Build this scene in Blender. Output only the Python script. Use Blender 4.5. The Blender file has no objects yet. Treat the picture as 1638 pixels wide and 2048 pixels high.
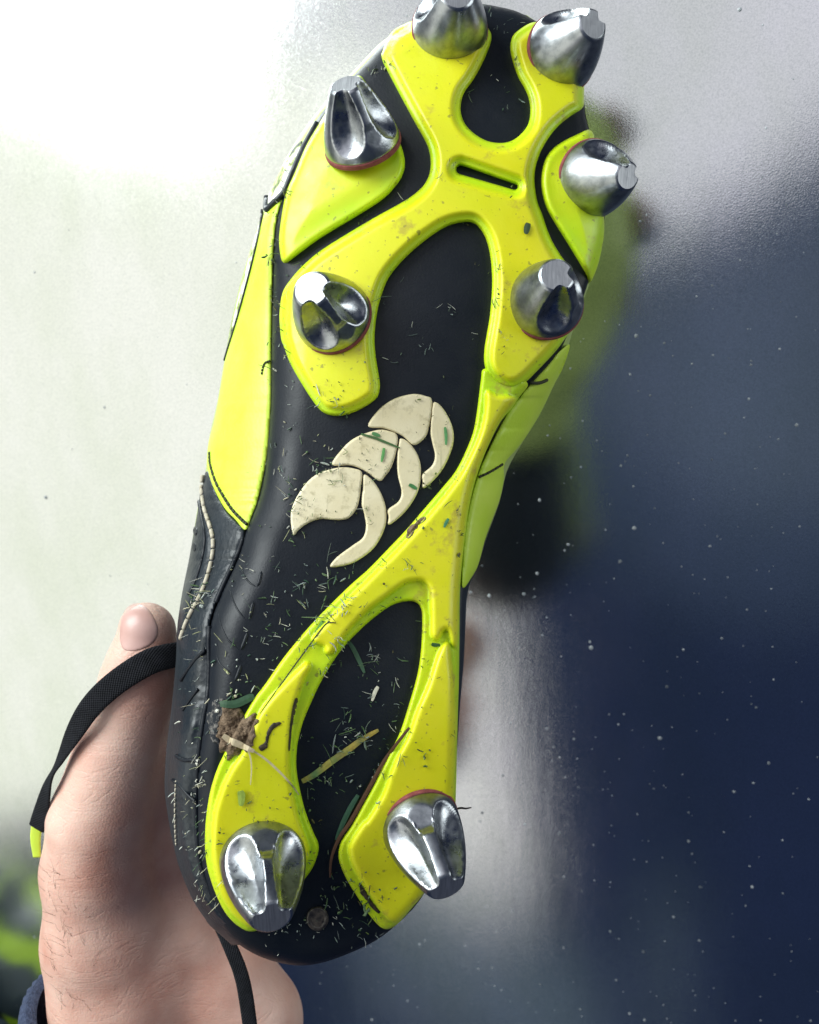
import bpy, math, random
import numpy as np
from mathutils import Vector, Matrix

random.seed(7)
rng = np.random.default_rng(11)
SC = bpy.context.scene
COL = SC.collection

# ------------------------------------------------------------------ camera
# Local frame of every top-level thing: x right, y up, z towards the camera
# (each gets a 90 degree turn about X, so y becomes world up).
D = 0.26            # camera distance from the plane of the sole (m)
F = 1638.0          # focal length in pixels of the 1638 x 2048 photograph
TURN = math.radians(90)
cam = bpy.data.objects.new('camera', bpy.data.cameras.new('camera'))
COL.objects.link(cam)
cam.data.sensor_fit = 'VERTICAL'
cam.data.sensor_height = 36.0
cam.data.lens = F / 2048 * 36.0
cam.data.clip_start = 0.005
cam.data.clip_end = 50
cam.location = (0, -D, 0)
cam.rotation_euler = (TURN, 0, 0)
cam.data.dof.use_dof = True
cam.data.dof.focus_distance = 0.258
cam.data.dof.aperture_fstop = 15
SC.camera = cam

# ------------------------------------------------------------------ light
WALL_P = Vector((0.0, 0.0, -0.150))
WALL_N = Vector((-0.32, -0.25, 0.92)).normalized()

def wall_hit(px, py):
    o = Vector((0, 0, D)); d = Vector(((px-819)/F, (1024-py)/F, -1.0))
    t = (WALL_P-o).dot(WALL_N)/d.dot(WALL_N)
    return o+d*t, d

def mirror_ray(px, py, plane_z):
    p, d = wall_hit(px, py)
    r = d-2*d.dot(WALL_N)*WALL_N
    t = (plane_z-p.z)/r.z
    return p+r*t

def to_world(v):
    return Vector((v[0], -v[2], v[1]))

world = bpy.data.worlds.new('World')
SC.world = world
world.use_nodes = True
bg = world.node_tree.nodes['Background']
bg.inputs['Color'].default_value = (0.14, 0.23, 0.58, 1)
bg.inputs['Strength'].default_value = 0.125

def window_light(name, centre, size, power, color, aim=(0, 0, -0.02), shape='RECTANGLE'):
    """a window-like area lamp; also makes the added fill lamps"""
    ld = bpy.data.lights.new(name, 'AREA')
    ld.shape = shape
    ld.size, ld.size_y = size
    ld.energy = power; ld.color = color
    o = bpy.data.objects.new(name, ld)
    COL.objects.link(o)
    o.location = to_world(centre)
    d = to_world(Vector(aim)-Vector(centre)) if aim is not None else Vector((0, 1, 0))
    o.rotation_euler = d.to_track_quat('-Z', 'Z').to_euler()
    return o

window_light('window_light', (-1.50, 1.05, 0.88), (1.5, 1.3), 74, (0.94, 1.0, 0.99))
window_light('side_window_light', (-2.15, -0.55, 0.75), (2.5, 2.6), 27.5, (1.0, 1.0, 0.86))
window_light('right_fill_light', (1.35, 0.25, 0.60), (0.8, 0.9), 8.5, (0.95, 1.0, 0.98))  # added fill to brighten the right side panel, no window known there
window_light('transom_light', (-0.32, 0.42, 0.70), (1.0, 0.95), 2.1, (0.98, 0.96, 1.0), None, 'ELLIPSE')
window_light('dim_gradient_light', (-0.05, -0.02, 0.70), (0.75, 0.85), 0.15, (0.70, 0.86, 1.0), None, 'ELLIPSE')  # added lamp, gives the steel's right side a soft reflected gradient
window_light('low_gradient_light', (-0.10, -0.18, 0.70), (0.75, 0.95), 0.09, (0.55, 0.75, 1.0), None, 'ELLIPSE')  # second added lamp, overlaps the dim one to soften that gradient
window_light('door_light', (-0.79, -1.22, 0.70), (0.44, 1.05), 1.55, (1.0, 0.96, 0.93), None)
window_light('teal_fill_light', (-0.85, -2.25, 0.70), (0.9, 0.85), 0.30, (0.72, 0.95, 1.0), None)  # added dim lamp, puts a teal tone low in the steel's reflection
window_light('blue_streak_light', (-0.09, -0.27, 0.70), (0.16, 0.34), 0.018, (0.45, 0.70, 1.0), None, 'ELLIPSE')  # added lamp, only makes a blue streak mirrored in the steel
window_light('green_streak_light', (-0.215, -1.75, 0.70), (0.04, 0.75), 0.014, (0.75, 1.0, 0.80), None)  # added thin lamp for a faint greenish bar mirrored in the steel

SC.view_settings.view_transform = 'Standard'
SC.view_settings.look = 'None'
SC.view_settings.exposure = 0.0
SC.view_settings.gamma = 1.0
SC.render.engine = 'CYCLES'
SC.cycles.max_bounces = 8
SC.cycles.use_denoising = True

# ------------------------------------------------------------------ helpers
def unproj(px, py, z):
    px = np.asarray(px, float); py = np.asarray(py, float); z = np.asarray(z, float)
    s = (D-z)/F
    return np.stack([(px-819)*s, (1024-py)*s, z], -1)

def U(px, py, z):
    s = (D-z)/F
    return Vector(((px-819)*s, (1024-py)*s, z))

def to_px(p):
    s = F/(D-p[2])
    return (p[0]*s+819, 1024-p[1]*s)

def smooth_closed(pts, n=5):
    P = np.array(pts, float); m = len(P); out = []
    for i in range(m):
        p0, p1, p2, p3 = P[i-1], P[i], P[(i+1) % m], P[(i+2) % m]
        for k in range(n):
            t = k/n
            out.append(0.5*((2*p1)+(-p0+p2)*t+(2*p0-5*p1+4*p2-p3)*t*t+(-p0+3*p1-3*p2+p3)*t**3))
    return np.array(out)

def smooth_open(pts, n=8):
    P = np.array(pts, float); m = len(P); out = []
    for i in range(m-1):
        p0 = P[max(i-1, 0)]; p1 = P[i]; p2 = P[i+1]; p3 = P[min(i+2, m-1)]
        for k in range(n):
            t = k/n
            out.append(0.5*((2*p1)+(-p0+p2)*t+(2*p0-5*p1+4*p2-p3)*t*t+(-p0+3*p1-3*p2+p3)*t**3))
    out.append(P[-1])
    return np.array(out)

def sdf_poly(poly, q):
    """signed distance (positive inside) of points q (n,2) to a closed polygon"""
    a = poly; b = np.roll(poly, -1, 0)
    res = np.empty(len(q))
    ab = b-a; L2 = (ab**2).sum(1)+1e-12
    for s in range(0, len(q), 6000):
        p = q[s:s+6000]
        ap = p[:, None, :]-a[None]
        t = np.clip((ap*ab).sum(2)/L2, 0, 1)
        dd = ((ap-ab*t[..., None])**2).sum(2).min(1)
        cond = (a[None, :, 1] > p[:, None, 1]) != (b[None, :, 1] > p[:, None, 1])
        xi = a[None, :, 0]+(p[:, None, 1]-a[None, :, 1])/(ab[None, :, 1]+1e-12)*ab[None, :, 0]
        ins = (cond & (p[:, None, 0] < xi)).sum(1) % 2 == 1
        res[s:s+6000] = np.sqrt(dd)*np.where(ins, 1, -1)
    return res

def sstep(a, b, x):
    t = np.clip((np.asarray(x, float)-a)/(b-a), 0, 1)
    return t*t*(3-2*t)

def vnoise(x, y, seed=0):
    """value noise for numpy arrays, about -1..1"""
    x = np.asarray(x, float); y = np.asarray(y, float)
    xi = np.floor(x).astype(int); yi = np.floor(y).astype(int)
    fx = x-xi; fy = y-yi
    fx = fx*fx*(3-2*fx); fy = fy*fy*(3-2*fy)
    def h(i, j):
        v = np.sin(i*127.1+j*311.7+seed*74.7)*43758.5453
        return (v-np.floor(v))*2-1
    return (h(xi, yi)*(1-fx)+h(xi+1, yi)*fx)*(1-fy)+(h(xi, yi+1)*(1-fx)+h(xi+1, yi+1)*fx)*fy

def new_mesh(name, verts, faces, mat, parent=None, attrs=None, smooth=True):
    me = bpy.data.meshes.new(name)
    me.from_pydata([tuple(map(float, v)) for v in verts], [], [tuple(map(int, f)) for f in faces])
    if smooth:
        me.polygons.foreach_set('use_smooth', np.ones(len(me.polygons), bool))
    if attrs:
        for k, v in attrs.items():
            v = np.asarray(v, float)
            if v.ndim == 2:
                at = me.attributes.new(k, 'FLOAT_COLOR', 'POINT')
                at.data.foreach_set('color', np.c_[v, np.ones(len(v))].ravel())
            else:
                at = me.attributes.new(k, 'FLOAT', 'POINT')
                at.data.foreach_set('value', v)
    me.materials.append(mat)
    me.update()
    o = bpy.data.objects.new(name, me)
    COL.objects.link(o)
    if parent is None:
        o.rotation_euler = (TURN, 0, 0)
    else:
        o.parent = parent
    return o

def tag(o, label=None, cat=None, group=None, kind=None):
    if label: o['label'] = label
    if cat: o['category'] = cat
    if group: o['group'] = group
    if kind: o['kind'] = kind
    return o

def empty(name, label, cat, p):
    """an Empty at the thing's base (p is in the local frame); parts keep scene coordinates"""
    o = bpy.data.objects.new(name, None)
    COL.objects.link(o)
    o.empty_display_size = 0.01
    o.rotation_euler = (TURN, 0, 0)
    return tag(o, label, cat)

def grid_piece(name, outline, zfun, mat, parent, step=3.0, skirt=0.003, holes=None, attr=None, sub=5, closed_back=False):
    """a solid sheet with the outline (pixel coordinates) whose front follows zfun(px,py,d)"""
    poly = smooth_closed(outline, sub) if sub else np.array(outline, float)
    x0, y0 = poly.min(0)-2*step; x1, y1 = poly.max(0)+2*step
    xs = np.arange(x0, x1+step, step); ys = np.arange(y0, y1+step, step)
    X, Y = np.meshgrid(xs, ys)
    q = np.c_[X.ravel(), Y.ravel()]
    def dist(p):
        d = sdf_poly(poly, p)
        if holes:
            for h in holes: d = np.minimum(d, h(p))
        return d
    d = dist(q)
    nx, ny = len(xs), len(ys)
    Dg = d.reshape(ny, nx)
    cen = (Dg[:-1, :-1]+Dg[1:, :-1]+Dg[:-1, 1:]+Dg[1:, 1:])/4 > 0
    jj, ii = np.nonzero(cen)
    idx = lambda j, i: j*nx+i
    quads = np.c_[idx(jj, ii), idx(jj+1, ii), idx(jj+1, ii+1), idx(jj, ii+1)]
    used = np.unique(quads)
    remap = -np.ones(nx*ny, int); remap[used] = np.arange(len(used))
    quads = remap[quads]
    P = q[used].copy()
    e = np.concatenate([quads[:, [0, 1]], quads[:, [1, 2]], quads[:, [2, 3]], quads[:, [3, 0]]])
    key = np.sort(e, 1); k = key[:, 0]*len(P)+key[:, 1]
    _, inv, cnt = np.unique(k, return_inverse=True, return_counts=True)
    bedge = e[cnt[inv.ravel()] == 1]
    bv = np.unique(bedge)
    for _ in range(3):
        p = P[bv]; eps = 0.6
        db = dist(p)
        gx = (dist(p+[eps, 0])-dist(p-[eps, 0]))/(2*eps)
        gy = (dist(p+[0, eps])-dist(p-[0, eps]))/(2*eps)
        g = np.c_[gx, gy]; gl = np.maximum(np.hypot(gx, gy), 0.3)[:, None]
        P[bv] = p-g/gl*np.clip(db, -step, step)[:, None]
    dv = np.maximum(dist(P), 0)
    dv[bv] = 0
    Z = zfun(P[:, 0], P[:, 1], dv)
    V = unproj(P[:, 0], P[:, 1], Z)
    n = len(V)
    # skirt
    sk = -np.ones(n, int); sk[bv] = np.arange(len(bv))+n
    Vb = unproj(P[bv, 0], P[bv, 1], Z[bv]); Vb[:, 2] -= skirt
    V = np.vstack([V, Vb])
    sq = np.c_[bedge[:, 1], bedge[:, 0], sk[bedge[:, 0]], sk[bedge[:, 1]]]
    faces = np.vstack([quads, sq])
    attrs = {}
    if attr:
        for kk, fn in attr.items():
            av = fn(P[:, 0], P[:, 1], dv)
            attrs[kk] = np.r_[av, av[bv]]
    return new_mesh(name, V, faces, mat, parent, attrs)

def tube(pts, radii, seg=8, cap=True):
    """verts, faces of a round tube along 3D points"""
    pts = [Vector(p) for p in pts]; V = []; Fc = []
    n = len(pts)
    up = Vector((0.13, 0.21, 0.97))
    for i, p in enumerate(pts):
        t = (pts[min(i+1, n-1)]-pts[max(i-1, 0)]).normalized()
        a = t.cross(up)
        if a.length < 1e-4: a = t.cross(Vector((1, 0, 0)))
        a.normalize(); b = a.cross(t)
        r = radii[i] if hasattr(radii, '__len__') else radii
        for k in range(seg):
            th = 2*math.pi*k/seg
            V.append(p+(a*math.cos(th)+b*math.sin(th))*r)
    for i in range(n-1):
        for k in range(seg):
            k2 = (k+1) % seg
            Fc.append((i*seg+k, i*seg+k2, (i+1)*seg+k2, (i+1)*seg+k))
    if cap:
        Fc.append(tuple(range(seg-1, -1, -1)))
        Fc.append(tuple((n-1)*seg+k for k in range(seg)))
    return V, Fc

def merge(parts):
    V = []; Fc = []
    for v, f in parts:
        o = len(V); V += list(v); Fc += [tuple(i+o for i in q) for q in f]
    return V, Fc

# ------------------------------------------------------------------ materials
class Mat:
    def __init__(s, name):
        s.m = bpy.data.materials.new(name); s.m.use_nodes = True
        s.t = s.m.node_tree; s.n = s.t.nodes; s.b = s.n['Principled BSDF']
        s.co = s.n.new('ShaderNodeTexCoord')
    def link(s, a, b): s.t.links.new(a, b)
    def set(s, **k):
        for kk, v in k.items():
            kk = kk.replace('_', ' ')
            s.b.inputs[kk].default_value = (*v, 1) if isinstance(v, tuple) and len(v) == 3 and 'Radius' not in kk else v
        return s
    def noise(s, scale, detail=4, rough=0.55, vec=None, dist=0):
        nd = s.n.new('ShaderNodeTexNoise'); nd.inputs['Scale'].default_value = scale
        nd.inputs['Detail'].default_value = detail; nd.inputs['Roughness'].default_value = rough
        nd.inputs['Distortion'].default_value = dist
        s.link(vec or s.co.outputs['Object'], nd.inputs['Vector'])
        return nd.outputs['Fac']
    def ramp(s, fac, stops):
        r = s.n.new('ShaderNodeValToRGB'); e = r.color_ramp.elements
        while len(e) < len(stops): e.new(0.5)
        for el, (p, c) in zip(e, stops):
            el.position = p; el.color = (*c, 1) if isinstance(c, tuple) else (c, c, c, 1)
        s.link(fac, r.inputs['Fac'])
        return r.outputs['Color']
    def attr(s, name, out='Fac'):
        a = s.n.new('ShaderNodeAttribute'); a.attribute_name = name
        return a.outputs[out]
    def mix(s, fac, a, b, mode='MIX'):
        m = s.n.new('ShaderNodeMix'); m.data_type = 'RGBA'; m.blend_type = mode
        for inp, v in ((m.inputs[0], fac), (m.inputs[6], a), (m.inputs[7], b)):
            if isinstance(v, tuple): inp.default_value = (*v, 1)
            elif isinstance(v, (int, float)): inp.default_value = v
            else: s.link(v, inp)
        return m.outputs[2]
    def math(s, op, a, b=0.0):
        m = s.n.new('ShaderNodeMath'); m.operation = op
        for inp, v in ((m.inputs[0], a), (m.inputs[1], b)):
            if isinstance(v, (int, float)): inp.default_value = v
            else: s.link(v, inp)
        return m.outputs[0]
    def mapping(s, scale=(1, 1, 1), rot=(0, 0, 0), out='Object'):
        m = s.n.new('ShaderNodeMapping'); m.inputs['Scale'].default_value = scale
        m.inputs['Rotation'].default_value = rot
        s.link(s.co.outputs[out], m.inputs['Vector'])
        return m.outputs['Vector']
    def color(s, c): s.link(c, s.b.inputs['Base Color']); return s
    def rough(s, c): s.link(c, s.b.inputs['Roughness']); return s
    def bump(s, h, strength=0.3, dist=0.001):
        bm = s.n.new('ShaderNodeBump'); bm.inputs['Strength'].default_value = strength
        bm.inputs['Distance'].default_value = dist
        s.link(h, bm.inputs['Height'])
        if s.b.inputs['Normal'].is_linked:
            s.link(s.b.inputs['Normal'].links[0].from_socket, bm.inputs['Normal'])
        s.link(bm.outputs['Normal'], s.b.inputs['Normal'])
        return s

def make_plate_mat():
    m = Mat('neon_plate_rubber')
    m.set(Roughness=0.38, Subsurface_Weight=0.25, Subsurface_Scale=0.004)
    m.b.inputs['Subsurface Radius'].default_value = (1.0, 0.9, 0.1)
    base = m.mix(m.attr('tier'), (0.50, 0.74, 0.010), (0.69, 0.71, 0.012))
    blot = m.ramp(m.noise(38, 3), [(0.40, 0.0), (0.66, 1.0)])
    base = m.mix(m.math('MULTIPLY', blot, 0.35), base, (0.82, 0.70, 0.01))
    # brownish scuffs and small mud freckles
    scuff = m.ramp(m.noise(110, 6, 0.65), [(0.585, 0.0), (0.69, 1.0)])
    base = m.mix(m.math('MULTIPLY', scuff, 0.6), base, (0.40, 0.30, 0.06))
    fre = m.ramp(m.noise(520, 2, 0.5), [(0.66, 0.0), (0.715, 1.0)])
    base = m.mix(m.math('MULTIPLY', fre, 0.65), base, (0.22, 0.20, 0.04))
    m.color(base)
    m.rough(m.ramp(m.noise(150, 5), [(0.3, 0.30), (0.7, 0.50)]))
    m.bump(m.noise(900, 3), 0.10, 0.0004)
    return m.m

def make_outsole_mat():
    m = Mat('black_outsole_rubber')
    dust = m.ramp(m.noise(90, 7, 0.7), [(0.50, 0.0), (0.80, 1.0)])
    c = m.mix(m.math('MULTIPLY', dust, 0.5), (0.004, 0.007, 0.012), (0.012, 0.015, 0.020))
    m.color(c); m.set(Specular_IOR_Level=0.32)
    m.rough(m.ramp(m.noise(60, 5), [(0.3, 0.40), (0.7, 0.58)]))
    m.bump(m.noise(1400, 3), 0.25, 0.0003)
    m.bump(m.noise(180, 4), 0.12, 0.0006)
    return m.m

def make_leather(name, col, col2, scale=700, rough=(0.35, 0.5), bump=0.25):
    m = Mat(name)
    m.color(m.mix(m.ramp(m.noise(60, 5), [(0.35, 0.0), (0.7, 1.0)]), col, col2))
    m.rough(m.ramp(m.noise(90, 4), [(0.3, rough[0]), (0.7, rough[1])]))
    v = m.n.new('ShaderNodeTexVoronoi'); v.inputs['Scale'].default_value = scale
    m.link(m.co.outputs['Object'], v.inputs['Vector'])
    m.bump(v.outputs['Distance'], bump, 0.0004)
    m.bump(m.noise(45, 5), 0.3, 0.0015)
    return m.m

def make_metal():
    m = Mat('aluminium_stud')
    m.set(Metallic=1.0)
    c = m.mix(m.ramp(m.noise(240, 6, 0.65), [(0.42, 0.0), (0.72, 1.0)]), (0.40, 0.42, 0.445), (0.18, 0.20, 0.22))
    m.color(c)
    sc = m.attr('scoop')
    r = m.mix(sc, m.ramp(m.noise(130, 5), [(0.3, 0.26), (0.7, 0.38)]), m.ramp(m.noise(300, 6, 0.7), [(0.35, 0.20), (0.7, 0.48)]))
    m.rough(r)
    m.bump(m.noise(420, 5, 0.6), 0.10, 0.0005)
    m.bump(m.noise(30, 2, 0.5, m.mapping((1, 40, 40), (0, 0, 0.5))), 0.05, 0.0004)
    return m.m

def make_tip():
    m = Mat('worn_stud_tip')
    m.set(Metallic=1.0, Roughness=0.55)
    n = m.noise(60, 3, 0.6, m.mapping((60, 2, 2), (0, 0, 0.2)))
    m.color(m.ramp(n, [(0.3, (0.30, 0.31, 0.33)), (0.7, (0.50, 0.51, 0.53))]))
    m.bump(n, 0.12, 0.0003)
    return m.m

def make_simple(name, col, rough, col2=None, scale=120, bump=0.0, bscale=600):
    m = Mat(name); m.set(Roughness=rough)
    m.color(m.ramp(m.noise(scale, 5), [(0.35, col), (0.68, col2 or col)]))
    if bump: m.bump(m.noise(bscale, 4), bump, 0.0005)
    return m.m

def make_vcol(name, rough=0.55):
    m = Mat(name); m.set(Roughness=rough)
    c = m.attr('col', 'Color')
    m.color(m.mix(0.35, c, m.mix(1.0, c, m.ramp(m.noise(900, 3), [(0.3, 0.3), (0.7, 1.0)]), 'MULTIPLY')))
    return m.m

def make_wall():
    m = Mat('brushed_steel')
    m.set(Metallic=1.0)
    n = m.noise(3.5, 4, 0.5)
    grain = m.ramp(m.noise(1500, 3, 0.6), [(0.30, (0.56, 0.58, 0.59)), (0.60, (0.71, 0.72, 0.73))])
    smear = m.ramp(m.noise(9, 5, 0.6, m.mapping((1.6, 0.8, 1.0))), [(0.35, (0.88, 0.91, 0.84)), (0.65, (1.0, 1.0, 1.0))])  # mild smudges, plus a greenish reflection tinted into the steel colour
    m.color(m.mix(1.0, grain, smear, 'MULTIPLY'))
    m.rough(m.ramp(m.noise(7, 5, 0.6), [(0.3, 0.10), (0.75, 0.17)]))
    m.bump(m.noise(1800, 2), 0.12, 0.0003)
    m.bump(m.noise(1.0, 3, 0.5, m.mapping((55, 5, 30), (0, 0, 0.03))), 0.022, 0.004)
    return m.m

def make_skin():
    m = Mat('skin')
    m.set(Roughness=0.45, Subsurface_Weight=0.14, Subsurface_Scale=0.003)
    m.b.inputs['Subsurface Radius'].default_value = (1.0, 0.35, 0.2)
    c = m.ramp(m.noise(42, 5, 0.55), [(0.32, (0.53, 0.27, 0.205)), (0.5, (0.64, 0.39, 0.31)), (0.68, (0.71, 0.48, 0.39))])
    red = m.ramp(m.noise(14, 2), [(0.42, 0.0), (0.7, 1.0)])
    c = m.mix(m.math('MULTIPLY', red, 0.28), c, (0.56, 0.24, 0.17))
    m.color(c)
    m.rough(m.ramp(m.noise(500, 3), [(0.3, 0.38), (0.7, 0.55)]))
    # fine diagonal creases, then pores
    w = m.mapping((60, 420, 200), (0, 0, 0.62))
    m.bump(m.noise(1.0, 4, 0.6, w, 0.4), 0.15, 0.0010)
    w2 = m.mapping((40, 160, 90), (0, 0, 0.75))
    m.bump(m.ramp(m.noise(1.0, 2, 0.5, w2, 0.6), [(0.47, 1.0), (0.50, 0.0), (0.53, 1.0)]), 0.16, 0.0006)
    v = m.n.new('ShaderNodeTexVoronoi'); v.inputs['Scale'].default_value = 1300
    m.link(m.co.outputs['Object'], v.inputs['Vector'])
    m.bump(v.outputs['Distance'], 0.26, 0.0003)
    return m.m

M_PLATE = make_plate_mat()
M_OUT = make_outsole_mat()
M_DARK = make_leather('dark_leather', (0.005, 0.010, 0.015), (0.011, 0.018, 0.025))
M_LIME = make_leather('lime_leather', (0.54, 0.76, 0.04), (0.62, 0.80, 0.08), 900, (0.35, 0.5), 0.12)
M_METAL = make_metal()
M_TIP = make_tip()
M_WASH = make_simple('red_fibre_washer', (0.17, 0.035, 0.035), 0.85, (0.26, 0.07, 0.065), 500, 0.3, 1500)
def make_cream():
    m = Mat('cream_emblem_rubber'); m.set(Roughness=0.5)
    c = m.ramp(m.noise(70, 5), [(0.35, (0.68, 0.60, 0.37)), (0.68, (0.77, 0.70, 0.48))])
    st = m.ramp(m.noise(190, 7, 0.7), [(0.54, 0.0), (0.70, 1.0)])
    c = m.mix(m.math('MULTIPLY', st, 0.6), c, (0.26, 0.22, 0.09))
    sc = m.ramp(m.noise(1.0, 3, 0.5, m.mapping((260, 30, 50), (0, 0, 0.4))), [(0.66, 0.0), (0.72, 1.0)])
    m.color(m.mix(m.math('MULTIPLY', sc, 0.35), c, (0.30, 0.28, 0.16)))
    m.bump(m.noise(1200, 4), 0.12, 0.0005)
    return m.m
M_CREAM = make_cream()
M_THREAD = make_simple('cream_thread', (0.42, 0.38, 0.28), 0.8, (0.55, 0.5, 0.4), 600)
M_BLACKTHREAD = make_simple('dark_thread', (0.03, 0.035, 0.012), 0.8)
M_SKIN = make_skin()
M_WALL = make_wall()
M_BITS = make_vcol('plant_bits')

# ------------------------------------------------------------------ steel sheet behind
def build_wall():
    t1 = WALL_N.cross(Vector((0, 1, 0))).normalized(); t1 = -t1 if t1.x < 0 else t1
    t2 = WALL_N.cross(t1); t2 = -t2 if t2.y < 0 else t2
    V = []; Fc = []
    n = 24; S = 0.42
    for j in range(n+1):
        for i in range(n+1):
            V.append(WALL_P+t1*((i/n-0.5)*2*S)+t2*((j/n-0.5)*2*S))
    for j in range(n):
        for i in range(n):
            a = j*(n+1)+i
            Fc.append((a, a+1, a+n+2, a+n+1))
    b = len(V)
    back = [V[0]-WALL_N*0.002, V[n]-WALL_N*0.002, V[(n+1)*(n+1)-1]-WALL_N*0.002, V[n*(n+1)]-WALL_N*0.002]
    V += back; Fc.append((b+3, b+2, b+1, b))
    o = new_mesh('wall', V, Fc, M_WALL)
    tag(o, 'satin steel sheet with blurred reflections and fine specks behind the boot', None, None, 'structure')
build_wall()

# ------------------------------------------------------------------ boot: base surface
ST = np.array([  # py, seam left, silhouette left, seam right, silhouette right
    (30, 850, 845, 1050, 1052), (80, 775, 765, 1130, 1130), (120, 737, 728, 1158, 1158), (160, 700, 690, 1166, 1166),
    (230, 640, 628, 1170, 1170), (300, 598, 580, 1190, 1190), (390, 566, 536, 1206, 1206), (450, 551, 516, 1208, 1208),
    (560, 545, 482, 1178, 1182), (640, 543, 463, 1148, 1152), (720, 541, 449, 1108, 1128), (800, 541, 436, 1032, 1095),
    (880, 535, 417, 984, 1048), (940, 529, 413, 957, 1012), (1000, 517, 398, 941, 1001), (1060, 492, 388, 930, 978),
    (1120, 475, 378, 924, 960), (1180, 445, 365, 919, 934), (1250, 420, 354, 918, 931), (1320, 419, 352, 917, 928),
    (1400, 415, 345, 916, 921), (1500, 399, 332, 913, 914), (1580, 394, 328, 910, 911), (1660, 394, 340, 898, 899),
    (1730, 403, 356, 878, 879), (1800, 424, 384, 836, 837), (1850, 458, 418, 782, 783), (1890, 520, 464, 720, 721)], float)
_yd = np.arange(-60, 2000, 4.0)
_kern = np.hanning(21); _kern /= _kern.sum()
_dense = {}
for _k in (1, 2, 3, 4):
    _v = np.interp(_yd, ST[:, 0], ST[:, _k])
    _s = np.convolve(np.pad(_v, 10, mode='edge'), _kern, mode='valid')
    _dense[_k] = np.where((_yd < 180) | (_yd > 1840), _v, _s)
def col(k, py): return np.interp(py, _yd, _dense[k])

HEEL = [(840, 1800), (795, 1848), (750, 1882), (700, 1906), (650, 1924), (607, 1931), (565, 1927), (520, 1913), (478, 1889), (445, 1855), (420, 1812), (403, 1757), (395, 1700)]
OUT = [(940, 6), (1000, 14)]+[(r[3], r[0]) for r in ST if r[0] < 1790]+HEEL+[(r[1], r[0]) for r in ST[::-1] if r[0] < 1690]+[(880, 12)]
OUT_POLY = smooth_closed(OUT, 3)

AX = np.array([(0, 960), (200, 950), (600, 860), (1000, 745), (1300, 680), (1750, 645), (1930, 630)], float)
def z0(px, py):
    px = np.asarray(px, float); py = np.asarray(py, float)
    u = (px-np.interp(py, AX[:, 0], AX[:, 1]))/6300
    roll = 0.05+0.17*sstep(600, 1300, py)
    conv = 3.0-2.0*sstep(700, 1200, py)
    L = -1.25*(np.clip(650-py, 0, None)/6300)**2-1.6*(np.clip(py-1350, 0, None)/6300)**2
    return -roll*u-conv*u*u+L+0.014*sstep(850, 1500, py)

_cache = {}
def edge_drop(px, py):
    p = np.c_[np.atleast_1d(px), np.atleast_1d(py)].astype(float)
    d = sdf_poly(OUT_POLY, p)
    ax = np.interp(p[:, 1], AX[:, 0], AX[:, 1])
    left = sstep(60, -60, p[:, 0]-ax) if False else 1-sstep(-80, 80, p[:, 0]-ax)
    wid = 22+left*(16+36*sstep(420, 640, p[:, 1])*(1-sstep(1150, 1500, p[:, 1])))
    hgt = 0.004+left*(0.002+0.008*sstep(420, 640, p[:, 1])*(1-0.6*sstep(1150, 1500, p[:, 1])))
    t = np.clip(1-np.maximum(d, 0)/wid, 0, 1)
    return hgt*(1-np.sqrt(np.maximum(1-t*t, 0)))

def base(px, py):
    return z0(px, py)-edge_drop(px, py)

boot = empty('rugby_boot', 'black and neon yellow rugby boot held sole outwards, muddy metal studs', 'boot', None)

grid_piece('outsole', OUT, lambda x, y, d: base(x, y), M_OUT, boot, step=4.0, skirt=0.004, sub=3)

# ------------------------------------------------------------------ boot: upper
def zside(px, py, left=True):
    """surface of the upper on one side, between the sole seam and the silhouette"""
    k1, k2 = (1, 2) if left else (3, 4)
    se = col(k1, py); si = col(k2, py)
    s = np.clip((np.asarray(px, float)-se)/(si-se+(-1e-3 if left else 1e-3)), 0, 1)
    zs = base(se+(1.5 if left else -1.5), py)-0.0015
    w = np.abs(si-se)/100.0
    return zs-0.010*s*np.minimum(w, 1)-0.022*(1-np.sqrt(np.maximum(1-s*s, 0)))*np.clip(w+0.15, 0, 1)

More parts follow.
